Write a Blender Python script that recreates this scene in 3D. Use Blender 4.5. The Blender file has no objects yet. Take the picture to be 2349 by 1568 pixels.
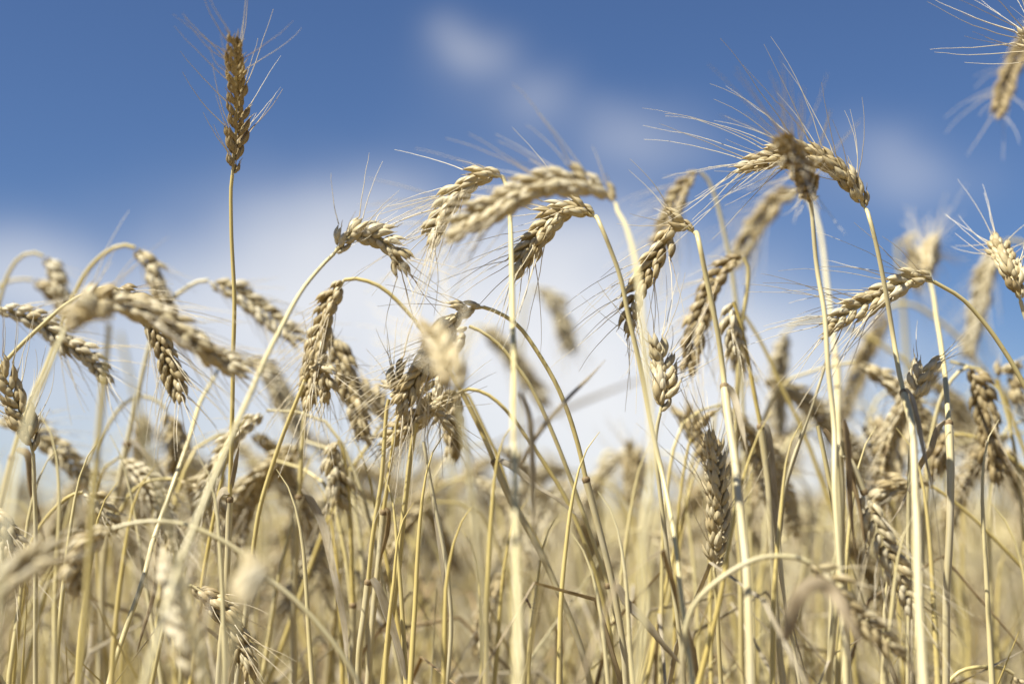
import bpy, math, random
import numpy as np
from mathutils import Vector

random.seed(7)
rng = np.random.default_rng(11)
SC = bpy.context.scene

# ------------------------------------------------------------------ camera
PITCH = math.radians(7.8)
CAM = np.array([0.0, 0.0, 0.70])
FWD = np.array([0.0, math.cos(PITCH), math.sin(PITCH)])
UPV = np.array([0.0, -math.sin(PITCH), math.cos(PITCH)])
RGT = np.array([1.0, 0.0, 0.0])
FPX = 2349 * 50 / 36.0
cd = bpy.data.cameras.new('camera')
cam = bpy.data.objects.new('camera', cd)
SC.collection.objects.link(cam)
cam.location = CAM
cam.rotation_euler = (math.pi / 2 + PITCH, 0, 0)
cd.lens = 50
cd.sensor_width = 36
cd.clip_start = 0.02
cd.clip_end = 6000
cd.dof.use_dof = True
cd.dof.focus_distance = 1.0
cd.dof.aperture_fstop = 2.3
cd.dof.aperture_blades = 0
SC.camera = cam


def at(x, y, d):
    """a place in the field, d metres in front of the lens"""
    return CAM + d * (FWD + (x - 1174.5) / FPX * RGT + (784 - y) / FPX * UPV)


# ------------------------------------------------------------------ light
SUN_DIR = np.array([-0.58, -0.38, 1.0])
SUN_DIR /= np.linalg.norm(SUN_DIR)
sl = bpy.data.lights.new('sun', 'SUN')
sl.energy = 5.0
sl.angle = math.radians(0.55)
sl.color = (1.0, 0.97, 0.90)
so = bpy.data.objects.new('sun', sl)
SC.collection.objects.link(so)
so.rotation_euler = Vector(SUN_DIR).to_track_quat('Z', 'Y').to_euler()
so.location = (-3, -2, 6)

w = bpy.data.worlds.new('World')
SC.world = w
w.use_nodes = True
nt = w.node_tree
for n in list(nt.nodes):
    nt.nodes.remove(n)


def wn(t, **k):
    n = nt.nodes.new(t)
    for a, v in k.items():
        setattr(n, a, v)
    return n


def lk(a, b):
    nt.links.new(a, b)


def wmath(op, a, b=None, c=None, clamp=False):
    n = wn('ShaderNodeMath', operation=op, use_clamp=clamp)
    for i, v in enumerate((a, b, c)):
        if v is None:
            continue
        if isinstance(v, (int, float)):
            n.inputs[i].default_value = v
        else:
            lk(v, n.inputs[i])
    return n.outputs[0]


sky = wn('ShaderNodeTexSky', sky_type='NISHITA', sun_disc=False)
sky.sun_elevation = math.asin(SUN_DIR[2])
sky.sun_rotation = math.atan2(SUN_DIR[0], SUN_DIR[1])
sky.altitude = 300
sky.air_density = 1.0
sky.dust_density = 0.2
sky.ozone_density = 2.0
tc = wn('ShaderNodeTexCoord')
sep = wn('ShaderNodeSeparateXYZ')
lk(tc.outputs['Generated'], sep.inputs[0])
yy = wmath('MAXIMUM', sep.outputs[1], 0.08)
wz = wn('ShaderNodeTexNoise')
wz.inputs['Scale'].default_value = 14.0
wz.inputs['Detail'].default_value = 4.0
lk(tc.outputs['Generated'], wz.inputs['Vector'])
ws = wn('ShaderNodeSeparateColor')
lk(wz.outputs['Color'], ws.inputs[0])
AZ = wmath('ADD', wmath('DIVIDE', sep.outputs[0], yy), wmath('MULTIPLY_ADD', ws.outputs[0], .07, -.035))
EL = wmath('ADD', wmath('DIVIDE', sep.outputs[2], yy), wmath('MULTIPLY_ADD', ws.outputs[1], .04, -.02))
# soft clouds, each (where it stands in the sky as seen over the field, width, height, density)
CLOUDS = [(1055, 115, 62, 52, .23), (1215, 240, 75, 58, .16), (1480, 320, 110, 60, .20), (1060, 190, 120, 90, .03),
          (2050, 390, 130, 70, .17), (20, 640, 140, 80, .42), (640, 610, 250, 110, .24), (900, 650, 320, 150, .36),
          (1180, 760, 300, 160, .60), (1440, 940, 300, 200, .85), (760, 760, 330, 120, .35), (350, 760, 300, 110, .35),
          (100, 900, 260, 90, .25), (850, 470, 160, 70, .15), (1250, 560, 200, 80, .28), (1750, 1050, 400, 150, .55),
          (1850, 800, 160, 70, .25), (900, 1000, 500, 160, .55), (300, 1100, 500, 120, .40), (2200, 1100, 400, 110, .35)]
tot = None
for (px, py, sx, sy, dens) in CLOUDS:
    p = at(px, py, 1.0) - CAM
    a0, e0 = p[0] / p[1], p[2] / p[1]
    dx = wmath('MULTIPLY', wmath('SUBTRACT', AZ, float(a0)), FPX / sx)
    dy = wmath('MULTIPLY', wmath('SUBTRACT', EL, float(e0)), FPX / sy)
    q = wmath('ADD', wmath('MULTIPLY', dx, dx), wmath('MULTIPLY', dy, dy))
    g = wmath('MULTIPLY', wmath('EXPONENT', wmath('MULTIPLY', q, -0.6)), dens)
    tot = g if tot is None else wmath('ADD', tot, g)
nz = wn('ShaderNodeTexNoise')
nz.inputs['Scale'].default_value = 9.0
nz.inputs['Detail'].default_value = 5.0
nz.inputs['Roughness'].default_value = 0.55
lk(tc.outputs['Generated'], nz.inputs['Vector'])
tot = wmath('MULTIPLY', tot, wmath('MULTIPLY_ADD', nz.outputs['Fac'], 1.3, 0.35))
tot = wmath('SUBTRACT', 1.0, wmath('EXPONENT', wmath('MULTIPLY', tot, -1.35)), clamp=True)
tint = wn('ShaderNodeMix', data_type='RGBA', blend_type='MULTIPLY')
tint.inputs[0].default_value = 1.0
lk(sky.outputs[0], tint.inputs[6])
tint.inputs[7].default_value = (0.60, 0.73, 0.97, 1)
mx = wn('ShaderNodeMix', data_type='RGBA')
lk(tot, mx.inputs[0])
lk(tint.outputs[2], mx.inputs[6])
mx.inputs[7].default_value = (9.9, 9.9, 10.0, 1)
bg = wn('ShaderNodeBackground')
bg.inputs[1].default_value = 0.05
lk(mx.outputs[2], bg.inputs[0])
wo = wn('ShaderNodeOutputWorld')
lk(bg.outputs[0], wo.inputs[0])

SC.view_settings.view_transform = 'Standard'
SC.view_settings.look = 'None'
SC.view_settings.exposure = 0.92
SC.view_settings.gamma = 1.0
SC.render.engine = 'CYCLES'
SC.cycles.use_denoising = True
SC.cycles.max_bounces = 7
SC.cycles.diffuse_bounces = 4


# ------------------------------------------------------------------ materials
def mat(name, build):
    m = bpy.data.materials.new(name)
    m.use_nodes = True
    t = m.node_tree
    for n in list(t.nodes):
        t.nodes.remove(n)
    out = t.nodes.new('ShaderNodeOutputMaterial')
    build(t, out)
    return m


def ramp(t, fac, stops):
    r = t.nodes.new('ShaderNodeValToRGB')
    e = r.color_ramp.elements
    e[0].position, e[0].color = stops[0][0], (*stops[0][1], 1)
    e[1].position, e[1].color = stops[-1][0], (*stops[-1][1], 1)
    for p, c in stops[1:-1]:
        x = e.new(p)
        x.color = (*c, 1)
    t.links.new(fac, r.inputs[0])
    return r.outputs[0]


def mth(t, op, a, b=None, c=None, clamp=False):
    n = t.nodes.new('ShaderNodeMath')
    n.operation = op
    n.use_clamp = clamp
    for i, v in enumerate((a, b, c)):
        if v is None:
            continue
        if isinstance(v, (int, float)):
            n.inputs[i].default_value = v
        else:
            t.links.new(v, n.inputs[i])
    return n.outputs[0]


def noise(t, vec, scale, detail=3.0, rough=0.6):
    n = t.nodes.new('ShaderNodeTexNoise')
    n.inputs['Scale'].default_value = scale
    n.inputs['Detail'].default_value = detail
    n.inputs['Roughness'].default_value = rough
    t.links.new(vec, n.inputs['Vector'])
    return n.outputs['Fac']


def mixc(t, fac, a, b, mode='MIX'):
    n = t.nodes.new('ShaderNodeMix')
    n.data_type = 'RGBA'
    n.blend_type = mode
    for i, v in ((0, fac), (6, a), (7, b)):
        if isinstance(v, (int, float)):
            n.inputs[i].default_value = v
        elif isinstance(v, tuple):
            n.inputs[i].default_value = (*v, 1)
        else:
            t.links.new(v, n.inputs[i])
    return n.outputs[2]


def attr(t):
    """(around, along, individual) of a surface point, stored with the mesh"""
    a = t.nodes.new('ShaderNodeAttribute')
    a.attribute_name = 'tc'
    s = t.nodes.new('ShaderNodeSeparateXYZ')
    t.links.new(a.outputs['Vector'], s.inputs[0])
    return s.outputs


def vec(t, a, b, c):
    n = t.nodes.new('ShaderNodeCombineXYZ')
    for i, v in enumerate((a, b, c)):
        if isinstance(v, (int, float)):
            n.inputs[i].default_value = v
        else:
            t.links.new(v, n.inputs[i])
    return n.outputs[0]


def surface(t, out, col, rough, bumph=None, bstr=0.3, bdist=0.0004, trans=0.0, spec=0.5):
    p = t.nodes.new('ShaderNodeBsdfPrincipled')
    t.links.new(col, p.inputs['Base Color'])
    p.inputs['Roughness'].default_value = rough
    p.inputs['Specular IOR Level'].default_value = spec
    if bumph is not None:
        b = t.nodes.new('ShaderNodeBump')
        b.inputs['Strength'].default_value = bstr
        b.inputs['Distance'].default_value = bdist
        t.links.new(bumph, b.inputs['Height'])
        t.links.new(b.outputs[0], p.inputs['Normal'])
    if trans > 0:
        tr = t.nodes.new('ShaderNodeBsdfTranslucent')
        t.links.new(col, tr.inputs[0])
        m = t.nodes.new('ShaderNodeMixShader')
        m.inputs[0].default_value = trans
        t.links.new(p.outputs[0], m.inputs[1])
        t.links.new(tr.outputs[0], m.inputs[2])
        t.links.new(m.outputs[0], out.inputs[0])
    else:
        t.links.new(p.outputs[0], out.inputs[0])


def b_stem(t, out):
    x, y, z = attr(t)
    streak = noise(t, vec(t, mth(t, 'MULTIPLY', x, 22.0), mth(t, 'MULTIPLY', y, 9.0), mth(t, 'MULTIPLY', z, 40.0)), 1.0, 3)
    patch = noise(t, vec(t, mth(t, 'MULTIPLY', x, 2.0), mth(t, 'MULTIPLY', y, 26.0), mth(t, 'MULTIPLY', z, 90.0)), 1.0, 4)
    tone = mth(t, 'ADD', mth(t, 'MULTIPLY', z, 0.62), mth(t, 'MULTIPLY', patch, 0.45))
    c = ramp(t, tone, [(.12, (.56, .42, .11)), (.42, (.58, .47, .18)), (.70, (.60, .52, .28)), (.98, (.63, .57, .39))])
    c = mixc(t, mth(t, 'MULTIPLY', ramp1(t, streak, .52, .72), .45), c, (.40, .27, .10))
    stn = noise(t, vec(t, mth(t, 'MULTIPLY', x, 1.5), mth(t, 'MULTIPLY', y, 14.0), mth(t, 'MULTIPLY', z, 33.0)), 1.0, 5)
    c = mixc(t, mth(t, 'MULTIPLY', ramp1(t, stn, .56, .70), .5), c, (.36, .30, .20))
    fine = noise(t, vec(t, mth(t, 'MULTIPLY', x, 3.0), mth(t, 'MULTIPLY', y, 260.0), mth(t, 'MULTIPLY', z, 20.0)), 1.0, 2)
    c = mixc(t, mth(t, 'MULTIPLY', ramp1(t, fine, .64, .74), .35), c, (.30, .20, .08))
    surface(t, out, c, .40, streak, .10, .0002, spec=.45)


def ramp1(t, v, a, b):
    n = t.nodes.new('ShaderNodeMapRange')
    n.inputs[1].default_value, n.inputs[2].default_value = a, b
    t.links.new(v, n.inputs[0])
    return n.outputs[0]


def b_sheath(t, out):
    x, y, z = attr(t)
    streak = noise(t, vec(t, mth(t, 'MULTIPLY', x, 40.0), mth(t, 'MULTIPLY', y, 12.0), mth(t, 'MULTIPLY', z, 40.0)), 1.0, 3)
    patch = noise(t, vec(t, mth(t, 'MULTIPLY', x, 3.0), mth(t, 'MULTIPLY', y, 30.0), mth(t, 'MULTIPLY', z, 70.0)), 1.0, 4)
    c = ramp(t, patch, [(.25, (.52, .41, .17)), (.5, (.58, .50, .28)), (.75, (.56, .50, .35))])
    c = mixc(t, mth(t, 'MULTIPLY', ramp1(t, streak, .48, .7), .5), c, (.34, .25, .13))
    surface(t, out, c, .5, streak, .2, .0003, spec=.35)


def b_leaf(t, out):
    x, y, z = attr(t)
    streak = noise(t, vec(t, mth(t, 'MULTIPLY', x, 30.0), mth(t, 'MULTIPLY', y, 10.0), mth(t, 'MULTIPLY', z, 40.0)), 1.0, 3)
    patch = noise(t, vec(t, mth(t, 'MULTIPLY', x, 4.0), mth(t, 'MULTIPLY', y, 60.0), mth(t, 'MULTIPLY', z, 70.0)), 1.0, 4)
    c1 = ramp(t, patch, [(.3, (.38, .31, .19)), (.5, (.56, .48, .32)), (.72, (.64, .58, .46))])
    c2 = ramp(t, patch, [(.3, (.22, .15, .08)), (.55, (.44, .32, .16)), (.75, (.58, .46, .27))])
    c = mixc(t, ramp1(t, z, .60, .80), c1, c2)
    c = mixc(t, mth(t, 'MULTIPLY', ramp1(t, streak, .5, .7), .5), c, (.22, .16, .09))
    surface(t, out, c, .6, streak, .3, .0004, trans=.38, spec=.3)


def b_husk(t, out):
    x, y, z = attr(t)
    rib = noise(t, vec(t, mth(t, 'MULTIPLY', x, 16.0), mth(t, 'MULTIPLY', y, 1.6), mth(t, 'MULTIPLY', z, 60.0)), 1.0, 3)
    pch = noise(t, vec(t, mth(t, 'MULTIPLY', x, 3.0), mth(t, 'MULTIPLY', y, 3.0), mth(t, 'MULTIPLY', z, 160.0)), 1.0, 3)
    tone = mth(t, 'ADD', mth(t, 'MULTIPLY', z, .62), mth(t, 'MULTIPLY', pch, .42))
    c = ramp(t, tone, [(.12, (.20, .14, .065)), (.20, (.38, .285, .135)), (.40, (.57, .455, .235)), (.68, (.65, .555, .335)), (.95, (.70, .625, .44))])
    c = mixc(t, mth(t, 'MULTIPLY', ramp1(t, y, .62, 1.0), .42), c, (.34, .23, .085))
    c = mixc(t, mth(t, 'MULTIPLY', ramp1(t, rib, .52, .70), .42), c, (.27, .185, .07))
    c = mixc(t, mth(t, 'MULTIPLY', ramp1(t, pch, .60, .74), .22), c, (.42, .39, .33))
    surface(t, out, c, .45, rib, .12, .0003, trans=.22, spec=.4)


def b_awn(t, out):
    x, y, z = attr(t)
    c = ramp(t, mth(t, 'ADD', mth(t, 'MULTIPLY', z, .7), mth(t, 'MULTIPLY', y, .3)),
             [(.05, (.40, .28, .15)), (.35, (.62, .52, .32)), (.95, (.70, .62, .45))])
    surface(t, out, c, .35, spec=.5)


def b_far(t, out):
    x, y, z = attr(t)
    c = ramp(t, z, [(.0, (.27, .20, .09)), (.45, (.50, .41, .20)), (1, (.64, .56, .34))])
    surface(t, out, c, .55, spec=.3)


def b_ground(t, out):
    g = t.nodes.new('ShaderNodeTexCoord')
    n1 = noise(t, g.outputs['Object'], 2.3, 5)
    n2 = noise(t, g.outputs['Object'], 60.0, 5)
    c = ramp(t, mth(t, 'ADD', mth(t, 'MULTIPLY', n1, .5), mth(t, 'MULTIPLY', n2, .5)),
             [(.35, (.09, .065, .04)), (.5, (.16, .12, .07)), (.65, (.30, .24, .13))])
    surface(t, out, c, .9, n2, .6, .01, spec=.1)


def b_bug(t, out):
    x, y, z = attr(t)
    c = ramp(t, y, [(0, (.05, .03, .02)), (1, (.16, .09, .05))])
    surface(t, out, c, .4)


M = {k: mat(n, f) for k, n, f in (('stem', 'straw_stem', b_stem), ('sheath', 'dry_sheath', b_sheath), ('leaf', 'dry_leaf', b_leaf),
                                  ('husk', 'wheat_husk', b_husk), ('awn', 'awn_bristle', b_awn), ('far', 'far_straw', b_far),
                                  ('ground', 'stubble_soil', b_ground), ('bug', 'insect_chitin', b_bug))}


# ------------------------------------------------------------------ mesh tools
def nrm(v):
    return v / (np.linalg.norm(v) + 1e-12)


class MB:
    def __init__(s):
        s.v, s.f, s.t, s.m, s.n = [], [], [], [], 0

    def add(s, v, f, t, m=0):
        s.v.append(v)
        s.f.append(f + s.n)
        s.t.append(t)
        s.m.append(np.full(len(f), m, dtype=np.int32))
        s.n += len(v)

    def build(s, name, mats, parent=None, origin=None):
        v = np.concatenate(s.v)
        if origin is not None:
            v = v - origin
        f = np.concatenate(s.f).astype(np.int32)
        me = bpy.data.meshes.new(name)
        me.vertices.add(len(v))
        me.vertices.foreach_set('co', v.astype(np.float32).ravel())
        me.loops.add(f.size)
        me.loops.foreach_set('vertex_index', f.ravel())
        me.polygons.add(len(f))
        me.polygons.foreach_set('loop_start', np.arange(0, f.size, 4, dtype=np.int32))
        try:
            me.polygons.foreach_set('loop_total', np.full(len(f), 4, dtype=np.int32))
        except Exception:
            pass
        me.polygons.foreach_set('use_smooth', np.ones(len(f), dtype=bool))
        if not isinstance(mats, (list, tuple)):
            mats = [mats]
        for k in mats:
            me.materials.append(M[k])
        if len(mats) > 1:
            me.polygons.foreach_set('material_index', np.concatenate(s.m))
        a = me.attributes.new('tc', 'FLOAT_VECTOR', 'POINT')
        a.data.foreach_set('vector', np.concatenate(s.t).astype(np.float32).ravel())
        me.update()
        me.validate()
        o = bpy.data.objects.new(name, me)
        SC.collection.objects.link(o)
        if parent is not None:
            o.parent = parent
        return o


def spline(P, n):
    """smooth curve through P, n points evenly spaced along it"""
    P = np.asarray(P, float)
    if len(P) == 2:
        P = np.array([P[0], (P[0] + P[1]) / 2, P[1]])
    Q = np.vstack([2 * P[0] - P[1], P, 2 * P[-1] - P[-2]])
    out = []
    for i in range(1, len(Q) - 2):
        p0, p1, p2, p3 = Q[i - 1:i + 3]
        t0 = 0.0
        t1 = t0 + max(np.linalg.norm(p1 - p0), 1e-6) ** .5
        t2 = t1 + max(np.linalg.norm(p2 - p1), 1e-6) ** .5
        t3 = t2 + max(np.linalg.norm(p3 - p2), 1e-6) ** .5
        for t in np.linspace(t1, t2, 14, endpoint=False):
            A1 = (t1 - t) / (t1 - t0) * p0 + (t - t0) / (t1 - t0) * p1
            A2 = (t2 - t) / (t2 - t1) * p1 + (t - t1) / (t2 - t1) * p2
            A3 = (t3 - t) / (t3 - t2) * p2 + (t - t2) / (t3 - t2) * p3
            B1 = (t2 - t) / (t2 - t0) * A1 + (t - t0) / (t2 - t0) * A2
            B2 = (t3 - t) / (t3 - t1) * A2 + (t - t1) / (t3 - t1) * A3
            out.append((t2 - t) / (t2 - t1) * B1 + (t - t1) / (t2 - t1) * B2)
    out.append(P[-1])
    out = np.array(out)
    s = np.concatenate([[0], np.cumsum(np.linalg.norm(np.diff(out, axis=0), axis=1))])
    u = np.linspace(0, s[-1], n)
    return np.stack([np.interp(u, s, out[:, k]) for k in range(3)], 1), s[-1]


def frames(C, ref):
    T = np.gradient(C, axis=0)
    T /= np.linalg.norm(T, axis=1)[:, None] + 1e-12
    N = np.zeros_like(C)
    r = np.asarray(ref, float)
    r = r - T[0] * r.dot(T[0])
    if np.linalg.norm(r) < 1e-3:
        r = np.cross(T[0], [0.3, 0.5, 0.8])
    N[0] = nrm(r)
    for i in range(1, len(C)):
        v = N[i - 1] - T[i] * N[i - 1].dot(T[i])
        N[i] = nrm(v)
    return T, N, np.cross(T, N)


_QF = {}


def quads(R, S):
    if (R, S) not in _QF:
        i, j = np.meshgrid(np.arange(R - 1), np.arange(S), indexing='ij')
        a = i * (S + 1) + j
        _QF[(R, S)] = np.stack([a, a + 1, a + S + 2, a + S + 1], -1).reshape(-1, 4)
    return _QF[(R, S)]


def tube(C, ra, rb=None, S=8, ref=(1, .2, .1), rnd=0.5, twist=None, length=None, unit=False):
    T, N, B = frames(C, ref)
    R = len(C)
    ra = np.broadcast_to(np.asarray(ra, float), (R,))
    rb = ra if rb is None else np.broadcast_to(np.asarray(rb, float), (R,))
    if twist is not None:
        c, s = np.cos(twist)[:, None], np.sin(twist)[:, None]
        N, B = N * c + B * s, B * c - N * s
    an = np.linspace(0, 2 * math.pi, S + 1)
    V = C[:, None, :] + ra[:, None, None] * np.cos(an)[None, :, None] * N[:, None, :] + rb[:, None, None] * np.sin(an)[None, :, None] * B[:, None, :]
    L = 1.0 if unit else (length if length is not None else np.linalg.norm(np.diff(C, axis=0), axis=1).sum())
    tcv = np.zeros((R, S + 1, 3))
    tcv[..., 0] = an[None] / (2 * math.pi)
    tcv[..., 1] = np.linspace(0, L, R)[:, None]
    tcv[..., 2] = rnd
    return V.reshape(-1, 3), quads(R, S), tcv.reshape(-1, 3)


def husk_shape(R, S):
    """boat shaped husk along z, keel towards +x"""
    u = np.linspace(0, 1, R) ** 0.95
    prof = np.interp(u, [0, .07, .2, .4, .58, .74, .87, .95, 1], [.22, .58, .92, 1.0, .92, .68, .36, .15, .02])
    an = np.linspace(0, 2 * math.pi, S + 1)
    ca, sa = np.cos(an), np.sin(an)
    x = prof[:, None] * (np.where(ca > 0, .86 * ca + .10 * np.clip(ca, 0, 1) ** 6, .55 * ca))[None] + (0.42 * np.sin(math.pi * u) - .25 * u ** 3)[:, None]
    y = prof[:, None] * sa[None]
    z = np.repeat(u[:, None], S + 1, 1)
    V = np.stack([x, y, z], -1).reshape(-1, 3)
    t = np.stack([np.repeat((an / (2 * math.pi))[None], R, 0), z, np.zeros_like(z)], -1).reshape(-1, 3)
    return V, quads(R, S), t


HUSK = {2: husk_shape(11, 12), 1: husk_shape(8, 8), 0: husk_shape(6, 5)}


def put_husk(mb, lod, p, d, out, L, W, rnd):
    V, F, t = HUSK[lod]
    d = nrm(d)
    o = nrm(out - d * np.dot(out, d))
    s = np.cross(d, o)
    X = p + V[:, :1] * W * o + V[:, 1:2] * W * s + V[:, 2:3] * L * d
    t = t.copy()
    t[:, 2] = rnd
    mb.add(X, F, t)
    return p + d * L * .985 + o * W * (-.25)


def make_ear(axis, detail, awn, rough_roll, spread=1.0, full=1.0, seed=0, lod=None, awnp=1.0, etone=None):
    """returns rachis mesh builder, list of spikelet builders, list of awn builders"""
    r = np.random.default_rng(seed)
    lod = (2 if detail else 1) if lod is None else lod
    C, L = spline(axis, 60)
    n = max(6, int(round(L / 0.0045)))
    T, N, B = frames(C, np.cross(nrm(C[-1] - C[0]), FWD))
    ang = rough_roll
    Nn = N * math.cos(ang) + B * math.sin(ang)
    Bn = B * math.cos(ang) - N * math.sin(ang)
    rach = MB()
    rach.add(*tube(C, np.linspace(.0011, .0006, 60), S=6, rnd=.6))
    sp, aw = [], []
    tone = r.uniform(.2, .95) if etone is None else etone
    for i in range(n):
        u = (i + .35) / n
        k = u * 59
        k0 = min(int(k), 58)
        fr = k - k0
        P = C[k0] * (1 - fr) + C[k0 + 1] * fr
        t_, b_, n_ = T[k0], Nn[k0], Bn[k0]
        s = 1 if i % 2 else -1
        sz = np.interp(u, [0, .05, .16, .6, .9, 1], [.60, .80, 1.0, 1.0, .86, .74]) * r.uniform(.92, 1.08) * full * 1.24
        th = np.interp(u, [0, .2, .8, 1], [.22, .27, .24, .08]) * r.uniform(.55, 1.45)
        if i == n - 1:
            s, th = 0, 0.0
        jit = r.normal(0, .11)
        d = nrm(t_ * math.cos(th) + s * b_ * math.sin(th) + n_ * jit)
        out = s * b_ if s else b_
        p = P + s * b_ * .0008
        m = MB()
        tips = []
        base = tone + r.normal(0, .16)
        for q in (-1, 1):                                    # two glumes
            dd = nrm(d + q * n_ * .24 + out * .03 + r.normal(0, .06, 3))
            put_husk(m, lod, p + q * n_ * .0013 * sz, dd, nrm(out * .45 + q * n_), .0092 * sz * r.uniform(.85, 1.15), .0018 * sz, np.clip(base + r.normal(0, .1), 0, 1))
        for q in (-1, 1):                                    # outer florets
            dd = nrm(d + q * n_ * .27 + out * .10 + r.normal(0, .085, 3))
            tip = put_husk(m, lod, p + d * .0020 * sz + q * n_ * .0010 * sz + out * .0007, dd, nrm(out * .8 + q * n_ * .7), .0116 * sz * r.uniform(.82, 1.14), .0021 * sz * r.uniform(.85, 1.15), np.clip(base + r.normal(0, .12), 0, 1))
            tips.append((tip, dd, .62))
        dd = nrm(d + out * .16 + n_ * r.normal(0, .10))
        tip = put_husk(m, lod, p + d * .0036 * sz + out * .0012, dd, out, .0108 * sz * r.uniform(.82, 1.14), .0021 * sz * r.uniform(.8, 1.15), np.clip(base + r.normal(0, .12), 0, 1))
        tips.append((tip, dd, .75))
        sp.append(m)
        for tip, dd, pr in tips:
            short = r.random() > pr * awnp
            if awn <= 0:
                continue
            la = awn * r.uniform(.55, 1.1) * np.interp(u, [0, .15, .7, 1], [.45, .85, 1.0, .9])
            if short:
                la = r.uniform(.002, .006)
            o2 = nrm(dd - t_ * dd.dot(t_) + 1e-6)
            d0 = nrm(dd + o2 * .30 * spread + r.normal(0, .06, 3))
            d1 = nrm(dd + t_ * .35 + o2 * .30 * spread * r.uniform(-.4, 1.3) + r.normal(0, .10, 3) + np.array([0, 0, -.06]))
            K = 4 if short else (9 if detail else 7)
            q = np.linspace(0, 1, K)[:, None]
            path = np.cumsum(np.vstack([tip[None], (d0 * (1 - q[1:]) + d1 * q[1:] + r.normal(0, .035, (K - 1, 3))) * la / (K - 1)]), axis=0)
            rad = np.interp(np.linspace(0, 1, K), [0, .12, 1], [.00040, .00030, .00012])
            a = MB()
            a.add(*tube(path, rad, S=4, rnd=float(np.clip(r.normal(.6, .25), 0, 1)), unit=True))
            (m.add(*tube(path, rad, S=4, rnd=.3, unit=True)) if short else aw.append(a))
    return rach, sp, aw


def merged(mbs):
    m = MB()
    for b in mbs:
        for v, f, t in zip(b.v, [x for x in b.f], b.t):
            pass
        m.add(np.concatenate(b.v), np.concatenate(b.f), np.concatenate(b.t))
    return m


def blade(path, wmax, rnd, S=8, curl=1.0):
    """a dry leaf blade: flat, tapering, twisted"""
    C, L = spline(path, 36)
    u = np.linspace(0, 1, 36)
    wd = wmax * np.interp(u, [0, .06, .3, .75, 1], [.55, .9, 1, .7, .05])
    return tube(C, wd, np.maximum(.00022, wd * .10), S=S, ref=(1, .25, .1), rnd=rnd, twist=np.cumsum(np.full(36, .035 * curl)) + .25 * np.sin(u * 9 + rnd * 20))


def parse(s, d):
    out = []
    for w_ in s.split():
        a = [float(x) for x in w_.split(',')]
        out.append((a[0], a[1], a[2] if len(a) > 2 else None))
    ds = [(i, p[2]) for i, p in enumerate(out) if p[2] is not None]
    if not ds:
        ds = [(0, d)]
    di = np.interp(np.arange(len(out)), [a for a, b in ds], [b for a, b in ds])
    return np.array([at(p[0], p[1], q) for p, q in zip(out, di)])


COUNT = [0]


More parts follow.
